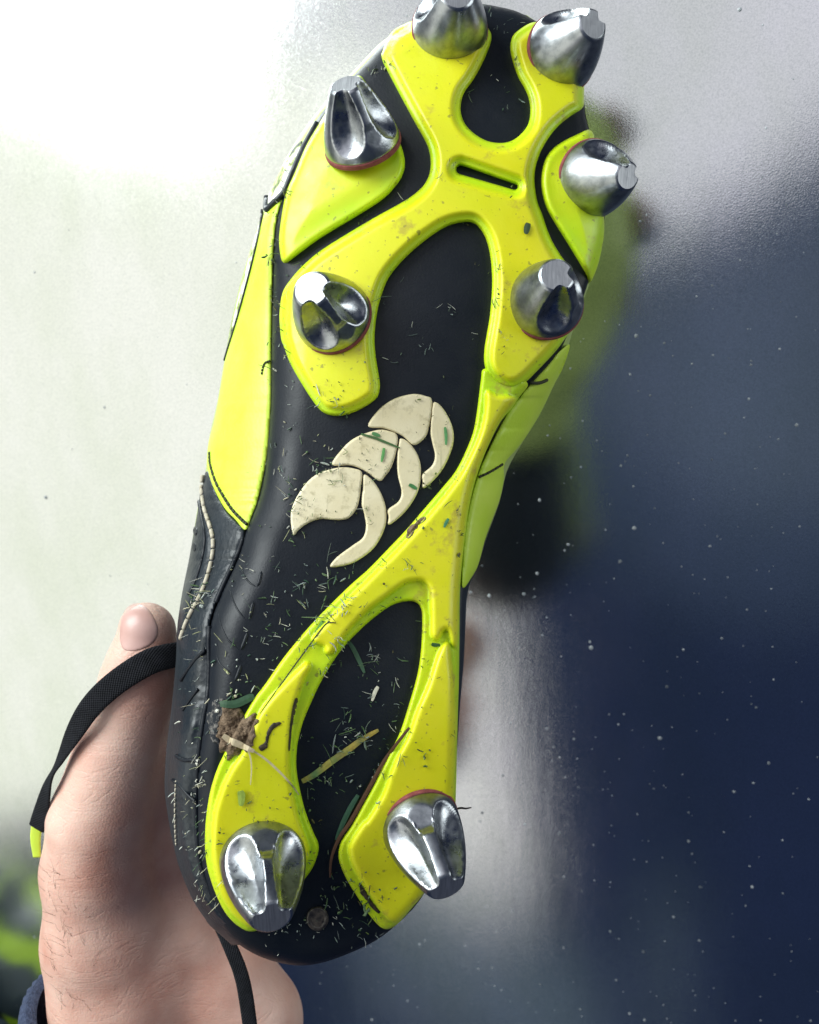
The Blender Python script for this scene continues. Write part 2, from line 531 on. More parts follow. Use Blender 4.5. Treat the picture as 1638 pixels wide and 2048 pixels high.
def build_upper():
    pys = np.r_[np.linspace(30, 1800, 90), np.linspace(1806, 1890, 14)]
    rows = []
    nb = 14
    for py in pys:
        sl, il, sr, ir = (col(k, py) for k in (1, 2, 3, 4))
        ss = np.array([0, 0.2, 0.4, 0.6, 0.75, 0.88, 0.96, 1.0])
        pl = sl+(il-sl)*ss
        zl = zside(pl, np.full(8, py))-0.0035
        pr = sr+(ir-sr)*ss
        zr = zside(pr, np.full(8, py), False)-0.0035
        L = unproj(pl, np.full(8, py), zl); R = unproj(pr, np.full(8, py), zr)
        y = L[-1, 1]*0.985
        # depth of the boot behind the sole, metres: low at the toe, high at the instep, collar at the heel
        dep = np.interp(py, [30, 150, 400, 700, 950, 1200, 1500, 1800, 1850, 1890], [0.018, 0.032, 0.045, 0.058, 0.068, 0.072, 0.072, 0.060, 0.048, 0.03])
        a, b = L[-1], R[-1]
        zc = (a[2]+b[2])/2; xc = (a[0]+b[0])/2; hw = (b[0]-a[0])/2
        B = []
        back = min(a[2], b[2])-0.004
        zb = -dep
        for k in range(1, nb):
            th = math.pi*k/nb
            c, s_ = math.cos(th), math.sin(th)
            x = xc-hw*math.copysign(abs(c)**0.7, c)*(0.80+0.20*abs(c))
            edge = a[2]*(1-k/nb)+b[2]*k/nb
            z = edge+(min(zb, back)-edge)*abs(s_)**0.75
            B.append((x, y, z))
        rows.append(np.vstack([L, np.array(B), R[::-1]]))
    n = len(rows[0]); V = np.vstack(rows); Fc = []
    for j in range(len(rows)-1):
        for i in range(n-1):
            Fc.append((j*n+i, j*n+i+1, (j+1)*n+i+1, (j+1)*n+i))
    Fc.append(tuple(range(n-1, -1, -1)))
    Fc.append(tuple((len(rows)-1)*n+i for i in range(n)))
    # neon forefoot, dark heel
    lime = np.repeat(1-sstep(1020, 1090, pys), n)
    m = Mat('upper_leather')
    m.set(Roughness=0.45)
    m.color(m.mix(m.attr('lime'), (0.014, 0.020, 0.027), (0.40, 0.50, 0.15)))
    m.bump(m.noise(500, 4), 0.15, 0.0005); m.bump(m.noise(45, 4), 0.3, 0.002)
    new_mesh('upper', V, Fc, m.m, boot, {'lime': lime})
build_upper()

def side_piece(name, outline, mat, lift=0.0006, left=True, bulge=0.0008, **k):
    return grid_piece(name, outline, lambda x, y, d: zside(x, y, left)+lift+bulge*sstep(0, 10, d), mat, boot, skirt=0.002, **k)

side_piece('side_panel', [(566, 392), (556, 424), (549, 466), (545, 520), (543, 600), (542, 674), (542, 772), (540, 833), (533, 915), (515, 1000), (503, 1032), (491, 1060),
    (470, 1038), (449, 1016), (427, 975), (415, 938), (414, 914), (418, 880), (428, 845), (438, 792), (447, 735), (453, 710), (474, 642), (491, 581), (508, 515), (521, 456), (530, 424), (545, 412)], M_LIME, step=4)
# toe-side mesh strip, whitish with dark print
M_MESH = Mat('white_patterned_mesh'); M_MESH.set(Roughness=0.6)
_p = M_MESH.ramp(M_MESH.noise(160, 4, 0.6), [(0.46, (0.80, 0.84, 0.72)), (0.55, (0.35, 0.45, 0.10)), (0.62, (0.05, 0.06, 0.05))])
M_MESH.color(_p)
M_MESH.bump(M_MESH.noise(1500, 2), 0.5, 0.0004)
side_piece('mesh_panel', [(536, 392), (560, 342), (581, 304), (604, 282), (592, 322), (570, 376), (548, 408), (536, 416)], M_MESH.m, lift=0.0012, step=2.5)
side_piece('mesh_panel', [(516, 452), (521, 440), (519, 462), (506, 515), (488, 581), (471, 642), (454, 698), (450, 716), (456, 690), (465, 642), (483, 570), (503, 496)], M_MESH.m, lift=0.0014, step=2.0)
# dark edge bindings of the panels
def side_line(name, pts, mat, r=0.0006, left=True, lift=0.0008, parent=None, dash=None, sub=10):
    p = smooth_open(pts, sub)
    z = zside(p[:, 0], p[:, 1], left)+lift
    P = unproj(p[:, 0], p[:, 1], z)
    if dash is None:
        v, f = tube(P, r, 6)
    else:
        parts = []
        n = max(2, int(dash))
        for i in range(0, len(P)-n, n+1):
            parts.append(tube(P[i:i+n+1], r, 6))
        v, f = merge(parts)
    return new_mesh(name, v, f, mat, parent or boot)

side_line('panel_edge', [(524, 419), (520, 456), (507, 515), (490, 581), (473, 642), (456, 696), (449, 720)], M_DARK, 0.0005)
side_line('panel_edge', [(534, 392), (533, 418), (545, 408), (568, 384), (582, 352), (600, 312), (612, 286), (634, 246)], M_DARK, 0.0011, lift=0.0016)
side_line('stitching', [(419, 905), (421, 930), (432, 965), (449, 996), (465, 1020), (482, 1038), (494, 1049)], M_BLACKTHREAD, 0.00055, lift=0.0016, dash=3, sub=12)
side_line('stitching', [(540, 722), (530, 726), (525, 738), (523, 752)], M_BLACKTHREAD, 0.0004, lift=0.0016, dash=3, sub=10)
# dark quarter with folds
side_piece('quarter', [(413, 940), (428, 978), (449, 1019), (470, 1042), (489, 1064), (478, 1100), (462, 1140), (445, 1172), (428, 1215), (418, 1250), (414, 1290), (398, 1330), (372, 1330), (357, 1290), (356, 1250), (367, 1182), (380, 1120), (390, 1060), (400, 1000)], M_DARK, lift=0.0003, bulge=0.0010, step=3.5)
side_piece('eyestay', [(402, 962), (408, 1011), (418, 1053), (423, 1079), (422, 1109), (414, 1145), (404, 1172), (383, 1215), (368, 1248), (360, 1262), (358, 1245), (368, 1180), (380, 1120), (389, 1060), (398, 1004)], M_DARK, lift=0.0016, bulge=0.0014, step=3)
side_line('welt_thread', [(405, 950), (403, 979), (407, 1011), (413, 1032), (420, 1053), (426, 1079), (425, 1109), (417, 1145), (407, 1175), (396, 1199), (385, 1219), (371, 1248), (361, 1277)], M_THREAD, 0.00075, lift=0.0022, dash=4, sub=7)
for (ex, ey) in ((388, 1094), (390, 1062)):
    side_piece('eyelet', [(ex+4*math.cos(t*math.pi/4), ey+9*math.sin(t*math.pi/4)) for t in range(8)], M_OUT, lift=0.0030, step=1.5)
# heel counter: puffed dark leather between the quarter and the heel seam
def hc_z(x, y, d):
    puff = 0.0022*sstep(0, 26, d)
    fold = 0.0007*np.sin((y-1330)/19.0+0.02*x)*np.exp(-((y-1480)/90.0)**2)
    wr = 0.0002*vnoise(x/14, y/9, 3)*sstep(4, 20, d)
    return zside(x, y)+0.0004+puff+fold*sstep(3, 20, d)+wr
grid_piece('heel_counter', [(416, 1300), (418, 1345), (414, 1398), (406, 1440), (397, 1510), (392, 1581), (392, 1655), (397, 1705), (408, 1748), (428, 1792), (456, 1833), (480, 1862), (470, 1868), (440, 1852), (420, 1836), (388, 1795), (362, 1735), (348, 1680), (335, 1600), (336, 1520), (346, 1430), (352, 1360), (362, 1310), (390, 1285)], hc_z, M_DARK, boot, step=3.0, skirt=0.002)
side_line('heel_seam', [(419, 1252), (418, 1292), (419, 1340), (415, 1398), (407, 1440), (398, 1510), (394, 1581), (394, 1655), (398, 1703), (407, 1742), (428, 1790), (450, 1822)], M_OUT, 0.0009, lift=0.0005)
for nm, pts, r, lf in (('fold', [(486, 1078), (478, 1102), (464, 1134), (447, 1170), (432, 1205)], 0.0009, 0.0006), ('fold', [(398, 1003), (404, 1040), (410, 1078), (404, 1120), (392, 1160), (378, 1190)], 0.0007, 0.0030),
        ('fold', [(352, 1512), (368, 1520), (384, 1520), (398, 1524)], 0.0006, 0.0024), ('fold', [(344, 1560), (360, 1572), (376, 1590), (390, 1602)], 0.0005, 0.0024), ('fold', [(362, 1360), (376, 1340), (392, 1318), (410, 1300)], 0.0007, 0.0022), ('fold', [(366, 1420), (380, 1400), (396, 1378)], 0.0005, 0.0024)):
    side_line(nm, pts, M_OUT, r, lift=lf)
side_line('stitching', [(352, 1690), (350, 1650), (350, 1600), (352, 1560)], M_THREAD, 0.00028, lift=0.0026, dash=2, sub=14)
# right side
side_piece('side_panel', [(1140, 690), (1126, 735), (1108, 770), (1080, 828), (1042, 888), (1010, 926), (1008, 958), (999, 1000), (984, 1040), (970, 1080), (957, 1128), (943, 1155), (925, 1176),
    (926, 1120), (933, 1050), (945, 990), (962, 935), (985, 885), (1010, 835), (1036, 800), (1062, 768), (1095, 730), (1120, 702)], M_LIME, left=False, lift=0.0006, step=3)
side_line('panel_edge', [(1060, 765), (1078, 766), (1094, 760)], M_BLACKTHREAD, 0.0006, left=False, lift=0.0022)
side_line('panel_edge', [(958, 954), (974, 947), (990, 938), (1006, 928)], M_BLACKTHREAD, 0.00045, left=False, lift=0.0018, dash=4)

# ------------------------------------------------------------------ boot: neon sole plates
MAIN = [(840, 36), (805, 50), (782, 66), (766, 100), (764, 117), (783, 156), (810, 207), (834, 251), (854, 288), (861, 317), (859, 347), (847, 371), (825, 391), (800, 407), (742, 439), (669, 483),
    (632, 508), (603, 534), (581, 559), (566, 583), (560, 613), (559, 642), (562, 676), (568, 694), (581, 728), (603, 767), (625, 801), (644, 823), (666, 831), (693, 829), (725, 816), (752, 797),
    (759, 779), (759, 760), (752, 716), (749, 674), (754, 625), (766, 580), (781, 549), (810, 515), (850, 480), (893, 452), (930, 443), (952, 448), (970, 472), (980, 506), (984, 545), (984, 582), (980, 631),
    (974, 667), (969, 699), (969, 726), (975, 745), (988, 761), (1005, 772), (1022, 776), (1039, 772), (1056, 760), (1073, 743), (1110, 704), (1134, 672), (1147, 652), (1158, 612), (1156, 570), (1146, 545), (1124, 514),
    (1107, 487), (1095, 460), (1085, 430), (1075, 404), (1070, 374), (1069, 352), (1073, 327), (1083, 300), (1100, 271), (1119, 249), (1144, 229), (1166, 214), (1168, 190), (1167, 160), (1154, 118), (1124, 74), (1096, 50), (1078, 44),
    (1061, 46), (1039, 59), (1025, 73), (1021, 93), (1024, 115), (1036, 151), (1051, 178), (1059, 200), (1061, 225), (1056, 249), (1041, 269), (1022, 282), (1000, 286), (975, 282), (951, 269), (931, 249),
    (922, 227), (922, 205), (929, 183), (946, 159), (963, 129), (978, 95), (983, 73), (978, 59), (968, 48), (940, 28), (895, 20)]
LEFT = [(722, 152), (744, 190), (766, 222), (786, 256), (803, 293), (810, 325), (805, 349), (791, 371), (766, 397), (717, 429), (644, 473), (597, 507), (576, 523), (566, 524), (561, 512), (558, 476), (564, 427), (573, 383), (590, 344),
    (612, 292), (637, 249), (665, 206), (698, 164)]
RIGHT = [(1178, 259), (1188, 272), (1198, 320), (1204, 380), (1208, 433), (1208, 467), (1203, 501), (1194, 536), (1181, 563), (1172, 546), (1153, 514), (1129, 475), (1107, 440), (1092, 411), (1084, 379), (1083, 352), (1090, 320), (1105, 298), (1129, 281), (1156, 268)]
SHANK = [(967, 738), (962, 760), (956, 809), (948, 858), (934, 897), (912, 941), (885, 975), (843, 1024), (812, 1060), (776, 1098), (737, 1138), (700, 1171), (659, 1211), (617, 1255), (569, 1313), (532, 1366), (508, 1398), (486, 1436),
    (466, 1472), (447, 1510), (434, 1539), (422, 1576), (414, 1620), (410, 1666), (411, 1709), (417, 1745), (432, 1789), (451, 1826), (476, 1852), (505, 1863), (545, 1846), (580, 1805), (603, 1767), (625, 1736), (636, 1706), (636, 1687), (627, 1667), (610, 1623), (598, 1574),
    (593, 1544), (592, 1520), (595, 1486), (605, 1447), (620, 1410), (644, 1360), (678, 1306), (717, 1263), (751, 1233), (783, 1211), (810, 1203), (827, 1203), (839, 1211), (844, 1228), (844, 1265), (841, 1311), (834, 1353), (819, 1406), (800, 1465),
    (775, 1516), (751, 1565), (727, 1609), (703, 1652), (683, 1682), (677, 1706), (680, 1728), (695, 1762), (717, 1797), (736, 1826), (756, 1850), (770, 1858), (783, 1856), (800, 1843), (824, 1816), (851, 1782), (885, 1720), (908, 1630), (912, 1580), (914, 1494), (916, 1421),
    (918, 1348), (919, 1250), (920, 1184), (925, 1121), (935, 1035), (946, 980), (961, 931), (978, 889), (1000, 845), (1024, 816), (1039, 794), (1056, 768), (1030, 752), (995, 742)]
RIB_A = [(975, 784), (992, 791), (1031, 798), (1010, 826), (992, 856), (972, 896), (954, 940), (940, 985), (930, 1035), (922, 1110), (917, 1184), (915, 1250), (912, 1290), (905, 1287), (899, 1265), (893, 1258), (884, 1263), (878, 1275), (871, 1278), (864, 1270), (863, 1243), (862, 1194), (859, 1175), (849, 1162), (832, 1160),
    (808, 1167), (766, 1197), (732, 1223), (705, 1250), (678, 1285), (671, 1299), (661, 1307), (652, 1303), (649, 1291), (627, 1278), (656, 1243), (698, 1199), (737, 1160), (786, 1111), (827, 1067), (880, 1006), (917, 958), (936, 926), (956, 884), (968, 845), (973, 809)]
RIB_B = [(613, 1326), (620, 1333), (608, 1358), (593, 1400), (584, 1437), (580, 1486), (578, 1525), (581, 1564), (588, 1600), (598, 1642), (612, 1682), (616, 1706), (606, 1736), (585, 1770), (560, 1815), (510, 1852), (478, 1838), (450, 1800), (432, 1750), (425, 1700), (427, 1654), (432, 1617), (447, 1571), (466, 1534), (486, 1505), (503, 1466), (515, 1437), (534, 1407), (569, 1368), (598, 1339)]
RIB_C = [(888, 1289), (897, 1291), (903, 1335), (907, 1372), (909, 1480), (906, 1580), (896, 1660), (880, 1715), (848, 1782), (824, 1811), (800, 1838), (788, 1843), (773, 1833), (751, 1804), (727, 1767), (707, 1731), (700, 1706), (702, 1687), (727, 1648), (736, 1641), (766, 1592), (780, 1553), (795, 1516), (819, 1470), (836, 1421), (858, 1370), (875, 1316)]

def capsule_hole(ax, ay, bx, by, ra, rb):
    A = np.array([ax, ay]); B = np.array([bx, by])
    def f(p):
        ab = B-A; t = np.clip(((p-A)@ab)/(ab@ab), 0, 1)
        return np.hypot(*(p-(A+ab*t[:, None])).T)-(ra+(rb-ra)*t)
    return f
slot = capsule_hole(922, 339, 1029, 373, 9.5, 6.5)

H1, H2 = 0.0026, 0.0022
def prof(d, w=7.0):
    t = np.clip(1-d/w, 0, 1)
    return np.sqrt(np.maximum(1-t*t, 0))

def tier_main(x, y, d): return sstep(8, 22, d)
def plate_z(x, y, d): return base(x, y)+0.0006+H1*prof(d)+H2*tier_main(x, y, d)

def sd2(poly, x, y): return sdf_poly(poly, np.c_[np.atleast_1d(x), np.atleast_1d(y)].astype(float))
RA, RB, RC = (smooth_closed(r, 4) for r in (RIB_A, RIB_B, RIB_C))
def tier_shank(x, y, d):
    t = np.zeros(len(np.atleast_1d(x)))
    for r in (RA, RB, RC):
        t = np.maximum(t, prof(np.maximum(sd2(r, x, y)+3, 0), 12))
    return t
def shank_z(x, y, d): return base(x, y)+0.0006+0.0020*prof(d)+0.0030*tier_shank(x, y, d)

def pad_z(x, y, d): return base(x, y)+0.0006+0.0032*prof(d, 12)+0.0012*sstep(14, 60, d)

grid_piece('sole_plate', MAIN, plate_z, M_PLATE, boot, step=3, holes=[slot], attr={'tier': lambda x, y, d: sstep(7, 20, d)})
grid_piece('stud_pad', LEFT, pad_z, M_PLATE, boot, step=3, attr={'tier': lambda x, y, d: 0.35*sstep(14, 50, d)})
grid_piece('stud_pad', RIGHT, pad_z, M_PLATE, boot, step=3, attr={'tier': lambda x, y, d: 0.25*sstep(10, 40, d)})
grid_piece('heel_plate', SHANK, shank_z, M_PLATE, boot, step=3, attr={'tier': tier_shank})

PLATES = [(smooth_closed(MAIN, 4), plate_z), (smooth_closed(LEFT, 4), pad_z), (smooth_closed(RIGHT, 4), pad_z), (smooth_closed(SHANK, 4), shank_z)]
def surf(px, py):
    """z of the front-most sole surface at each pixel"""
    px = np.atleast_1d(np.asarray(px, float)); py = np.atleast_1d(np.asarray(py, float))
    q = np.c_[px, py]
    inside = sdf_poly(OUT_POLY, q) > 0
    ax = np.interp(py, AX[:, 0], AX[:, 1])
    z = np.where(inside, base(px, py), np.where(px < ax, zside(px, py)+0.002, zside(px, py, False)+0.0016))
    for poly, fn in PLATES:
        d = sdf_poly(poly, q); m = d > 0
        if m.any():
            zz = fn(px, py, np.maximum(d, 0)); z = np.where(m, np.maximum(z, zz), z)
    return z

# ------------------------------------------------------------------ boot: claw emblem
EMB = [
 [(736, 852), (759, 818), (790, 797), (826, 788), (851, 792), (864, 800), (862, 834), (854, 868), (843, 882), (826, 890), (805, 872), (769, 857)],
 [(868, 804), (887, 818), (905, 854), (906, 890), (887, 936), (861, 967), (846, 976), (845, 962), (845, 948), (864, 931), (870, 911), (865, 887), (861, 865), (863, 829)],
 [(664, 929), (687, 895), (713, 874), (754, 860), (779, 862), (795, 872), (792, 906), (782, 936), (771, 951), (759, 962), (733, 944), (703, 931)],
 [(801, 877), (818, 885), (836, 911), (842, 942), (836, 983), (810, 1024), (778, 1050), (777, 1034), (776, 1019), (797, 1003), (803, 983), (796, 952), (794, 921), (797, 890)],
 [(586, 1069), (582, 1024), (600, 983), (631, 950), (677, 935), (708, 937), (724, 945), (722, 972), (715, 1013), (697, 1036), (672, 1040), (641, 1038), (615, 1047), (597, 1060)],
 [(728, 949), (749, 965), (767, 998), (773, 1032), (767, 1063), (746, 1098), (710, 1124), (679, 1133), (660, 1133), (674, 1114), (705, 1091), (726, 1075), (732, 1052), (728, 1027), (723, 1006), (726, 975)]]
for e in EMB:
    grid_piece('emblem_claw', e, lambda x, y, d: base(x, y)+0.0004+0.0008*prof(d, 2.2), M_CREAM, boot, step=2.2, skirt=0.001)
    PLATES.append((smooth_closed(e, 4), lambda x, y, d: base(x, y)+0.0012))

# heel rivet
def rivet_z(x, y, d): return base(x, y)+0.0004+0.0009*prof(d, 4)-0.0004*sstep(5, 9, d)+0.0002*vnoise(x/6, y/6, 5)
M_RIV = make_simple('dull_rivet', (0.02, 0.018, 0.018), 0.45, (0.09, 0.075, 0.06), 500, 0.4, 700)
grid_piece('rivet', [(635+22*math.cos(t*math.pi/8), 1838+24*math.sin(t*math.pi/8)) for t in range(16)], rivet_z, M_RIV, boot, step=1.6)

# raised chevrons on the rubber side wall
def sole_line(name, pts, mat, r, lift=0.0, parent=boot, sub=8):
    p = smooth_open(pts, sub)
    P = unproj(p[:, 0], p[:, 1], surf(p[:, 0], p[:, 1])+lift)
    n = len(P)
    rr = [r*min(1, 0.35+3*min(i, n-1-i)/n) for i in range(n)]
    v, f = tube(P, rr, 7)
    return new_mesh(name, v, f, mat, parent)
for pts in ([(523, 1143), (520, 1158), (515, 1173)], [(507, 1203), (503, 1220), (499, 1238)], [(495, 1265), (489, 1283), (482, 1300)], [(482, 1330), (476, 1348), (470, 1362)]):
    sole_line('chevron_ridge', pts, M_OUT, 0.0006, -0.00015)
for pts in ([(480, 1130), (488, 1150), (499, 1165), (513, 1174)], [(459, 1180), (467, 1202), (477, 1222), (492, 1240)], [(437, 1228), (444, 1255), (457, 1280), (479, 1300)], [(433, 1311), (442, 1330), (461, 1344)]):
    sole_line('chevron_ridge', pts, M_OUT, 0.0003, -0.0001)

# ------------------------------------------------------------------ boot: studs
def build_stud(bpx, bpy_, tpx, tpy, h, tip_r, ridge, R=0.0123, spread=44, zoff=-0.0012, slant=0, pw=1.45):
    zb = float(surf([bpx], [bpy_])[0])+zoff
    B = U(bpx, bpy_, zb)
    C = Vector((0, 0, D)); d = (U(tpx, tpy, 0)-C).normalized()
    oc = C-B; bb = oc.dot(d); cc = oc.dot(oc)-h*h; disc = bb*bb-cc
    t = -bb-math.sqrt(max(disc, 0.0))
    T = C+d*t
    a = (T-B).normalized()
    e = Vector((ridge[0], -ridge[1], 0)); e = (e-a*e.dot(a)).normalized()
    f = a.cross(e)
    NT, NH = 128, 56
    th = np.linspace(0, 2*np.pi, NT, endpoint=False); tt = np.linspace(0, 1, NH)
    TH, TT = np.meshgrid(th, tt)
    rad = tip_r+(R-tip_r)*(1-TT**pw)
    rad = np.where(TT < 0.05, R*(0.985+0.015*TT/0.05), rad)
    rad = rad*(1-0.35*(np.clip((TT-0.975)/0.025, 0, 1)**2)*0.25)
    sc = np.zeros_like(rad)
    for ph in (-spread, spread):
        dth = (TH-math.radians(ph)+np.pi) % (2*np.pi)-np.pi
        hw = math.radians(35)*(1.0-0.05*TT)
        s = dth/hw; u = (TT-0.60)/0.47
        q = 1-s*s-u*u*np.where(TT > 0.60, 0.70, 1.0)
        depth = 0.0048*np.clip(q, 0, 1)**0.62*np.clip(rad/0.0095, 0.42, 1.1)
        rad = rad-depth
        sc = np.maximum(sc, np.clip(q*6, 0, 1))
    X = rad*np.cos(TH); Y = rad*np.sin(TH)
    # the worn end may be cut at a slant
    Zl = TT*h+TT**4*math.tan(math.radians(slant))*(X-tip_r*0.3)
    # small flat facet at the foot of the ridge
    nx_, nz_ = math.cos(math.radians(24)), math.sin(math.radians(24))
    ex = np.maximum(X*nx_+Zl*nz_-(R*nx_+0.20*h*nz_-0.0007), 0)*(sc < 0.01)*(np.cos(TH) > 0.7)*(1-sstep(0.42, 0.55, TT))*1.0
    X = X-ex*nx_; Zl = Zl-ex*nz_
    V = [B+e*float(x)+f*float(y)+a*float(z) for x, y, z in zip(X.ravel(), Y.ravel(), Zl.ravel())]
    Fc = []
    for j in range(NH-1):
        for i in range(NT):
            i2 = (i+1) % NT
            Fc.append((j*NT+i, j*NT+i2, (j+1)*NT+i2, (j+1)*NT+i))
    stud = new_mesh('stud', V, Fc, M_METAL, boot, {'scoop': sc.ravel()})
    # flat end as its own cap, slightly dished
    ring = [V[(NH-1)*NT+i] for i in range(NT)]
    cen = sum(ring, Vector())/NT
    CV = list(ring); CF = []
    for rr in (0.66, 0.33):
        CV += [cen+(p-cen)*rr-a*0.00004 for p in ring]
    CV.append(cen)
    for k in range(2):
        for i in range(NT):
            i2 = (i+1) % NT
            CF.append((k*NT+i, k*NT+i2, (k+1)*NT+i2, (k+1)*NT+i))
    for i in range(NT): CF.append((2*NT+i, 2*NT+(i+1) % NT, 3*NT))
    new_mesh('tip_face', CV, CF, M_TIP, stud, smooth=False)
    # washer
    WV = []; WF = []; n = 64
    prof_ = [(R*0.6, 0.0004), (R*1.01, 0.0004), (R*1.02, 0.0001), (R*1.02, -0.0006), (R*1.01, -0.0012)]
    for (r_, z_) in prof_:
        for i in range(n):
            w = 2*math.pi*i/n
            WV.append(B+(e*math.cos(w)+f*math.sin(w))*r_+a*z_)
    for k in range(len(prof_)-1):
        for i in range(n):
            i2 = (i+1) % n
            WF.append((k*n+i, (k+1)*n+i, (k+1)*n+i2, k*n+i2))
    new_mesh('washer', WV, WF, M_WASH, stud)
    return stud

STUDS = [
    (900, 58, 915, -14, 0.0175, 0.0050, (-0.5, -1)),
    (1124, 106, 1186, 48, 0.0180, 0.0046, (0.1, -1)),
    (725, 288, 692, 168, 0.0195, 0.0050, (0.62, 1)),
    (1184, 360, 1256, 352, 0.0195, 0.0040, (0.45, -1)),
    (666, 633, 623, 578, 0.0185, 0.0056, (0.75, 0.9)),
    (1090, 605, 1114, 550, 0.0185, 0.0052, (0.8, 0.6)),
    (525, 1708, 543, 1837, 0.0250, 0.0056, (-0.02, -1), 0.0127, 43, -0.0030, 6, 1.8),
    (839, 1645, 894, 1776, 0.0250, 0.0054, (-0.30, -1), 0.0124, 46, -0.0030, 6, 1.8),
]
for s in STUDS: build_stud(*s)

# ------------------------------------------------------------------ laces
M_LACE = Mat('black_braided_lace'); M_LACE.set(Roughness=0.85)
M_LACE.color(M_LACE.ramp(M_LACE.noise(300, 4), [(0.3, (0.003, 0.004, 0.006)), (0.7, (0.009, 0.010, 0.014))]))
_u = M_LACE.math('SINE', M_LACE.math('MULTIPLY', M_LACE.attr('u'), 5200.0))
_v = M_LACE.math('SINE', M_LACE.math('MULTIPLY', M_LACE.attr('v'), 6000.0))
M_LACE.bump(M_LACE.math('MULTIPLY', _u, _v), 0.5, 0.0004)
M_LACE.set(Specular_IOR_Level=0.25)

def ribbon(name, pts, mat, parent, thick=0.0011, sub=10):
    """pts: (px, py, z, width in m, twist in degrees about its own run)"""
    p = smooth_open(pts, sub)
    C3 = unproj(p[:, 0], p[:, 1], p[:, 2])
    n = len(C3); V = []; Fc = []; uu = []; vv = []
    run = 0.0; K = 12
    for i in range(n):
        t = Vector(C3[min(i+1, n-1)]-C3[max(i-1, 0)]).normalized()
        a = t.cross(Vector((0, 0, 1))).normalized(); b = a.cross(t)
        tw = math.radians(p[i, 4])
        a2 = a*math.cos(tw)+b*math.sin(tw); b2 = -a*math.sin(tw)+b*math.cos(tw)
        if i: run += float(np.linalg.norm(C3[i]-C3[i-1]))
        w = p[i, 3]/2
        for k in range(K):
            th = 2*math.pi*k/K
            cx = math.copysign(abs(math.cos(th))**0.6, math.cos(th))*w
            cy = math.copysign(abs(math.sin(th))**0.6, math.sin(th))*thick/2
            V.append(Vector(C3[i])+a2*cx+b2*cy); uu.append(run); vv.append(cx)
    for i in range(n-1):
        for k in range(K):
            k2 = (k+1) % K
            Fc.append((i*K+k, i*K+k2, (i+1)*K+k2, (i+1)*K+k))
    Fc.append(tuple(range(K-1, -1, -1))); Fc.append(tuple((n-1)*K+k for k in range(K)))
    return new_mesh(name, V, Fc, mat, parent, {'u': uu, 'v': vv})

ribbon('lace', [(388, 1306, -0.032, 0.0085, 10), (350, 1310, -0.025, 0.0090, 8), (296, 1325, -0.0215, 0.0090, 4), (230, 1367, -0.022, 0.0086, 0), (182, 1413, -0.024, 0.0082, -6), (148, 1465, -0.028, 0.0074, -18),
    (122, 1514, -0.032, 0.0056, -44), (107, 1543, -0.034, 0.0050, -62), (94, 1578, -0.037, 0.0062, -40), (83, 1622, -0.040, 0.0070, -20), (73, 1656, -0.042, 0.0068, -12)], M_LACE.m, boot)
ribbon('lace_tip', [(76, 1640, -0.045, 0.0044, 0), (71, 1675, -0.046, 0.0040, 0), (74, 1714, -0.047, 0.0030, 0)], M_LIME, boot, 0.0008)
ribbon('lace', [(440, 1850, -0.040, 0.0045, 30), (461, 1895, -0.036, 0.0048, 25), (481, 1945, -0.034, 0.0050, 15), (492, 1995, -0.033, 0.0052, 10), (501, 2060, -0.033, 0.0052, 5)], M_LACE.m, boot)

# ------------------------------------------------------------------ hand
def round_chain(spec):
    """list of (px,py,z,r) -> list of segments"""
    P = [(np.array(U(a, b, c)), r) for a, b, c, r in spec]
    return [(P[i], P[i+1]) for i in range(len(P)-1)]

def sd_seg(q, s):
    (a, ra), (b, rb) = s
    ab = b-a; t = np.clip(((q-a)@ab)/(ab@ab), 0, 1)
    return np.linalg.norm(q-(a+t[:, None]*ab), axis=1)-(ra+(rb-ra)*t)

def smin(a, b, k):
    h = np.clip(0.5+0.5*(b-a)/k, 0, 1)
    return b*(1-h)+a*h-k*h*(1-h)

THUMB = [(292, 1260, -0.036, 0.0100), (284, 1335, -0.038, 0.0114), (268, 1400, -0.040, 0.0122), (242, 1490, -0.043, 0.0136), (220, 1565, -0.045, 0.0152), (200, 1645, -0.047, 0.0172), (198, 1730, -0.051, 0.0192), (215, 1860, -0.056, 0.0225), (240, 1980, -0.061, 0.0245), (268, 2120, -0.066, 0.0275), (290, 2420, -0.072, 0.034)]
PALM = [(310, 1800, -0.074, 0.0165), (350, 1885, -0.070, 0.0195), (430, 1965, -0.073, 0.0205), (500, 2045, -0.074, 0.0200), (440, 2200, -0.076, 0.0260), (380, 2420, -0.078, 0.032)]
FING = [
    [(345, 1770, -0.084, 0.0125), (400, 1690, -0.092, 0.0100), (490, 1610, -0.092, 0.0095), (570, 1560, -0.088, 0.0088), (620, 1545, -0.083, 0.0078)],
    [(375, 1830, -0.086, 0.0125), (450, 1755, -0.094, 0.0102), (550, 1690, -0.094, 0.0096), (630, 1645, -0.089, 0.0088), (680, 1628, -0.083, 0.0078)],
    [(415, 1885, -0.086, 0.0120), (490, 1820, -0.093, 0.0098), (580, 1765, -0.091, 0.0092), (650, 1722, -0.086, 0.0084), (690, 1700, -0.080, 0.0075)],
    [(445, 1930, -0.084, 0.0110), (520, 1875, -0.090, 0.0086), (590, 1828, -0.087, 0.0080), (640, 1788, -0.082, 0.0072), (670, 1765, -0.077, 0.0064)]]

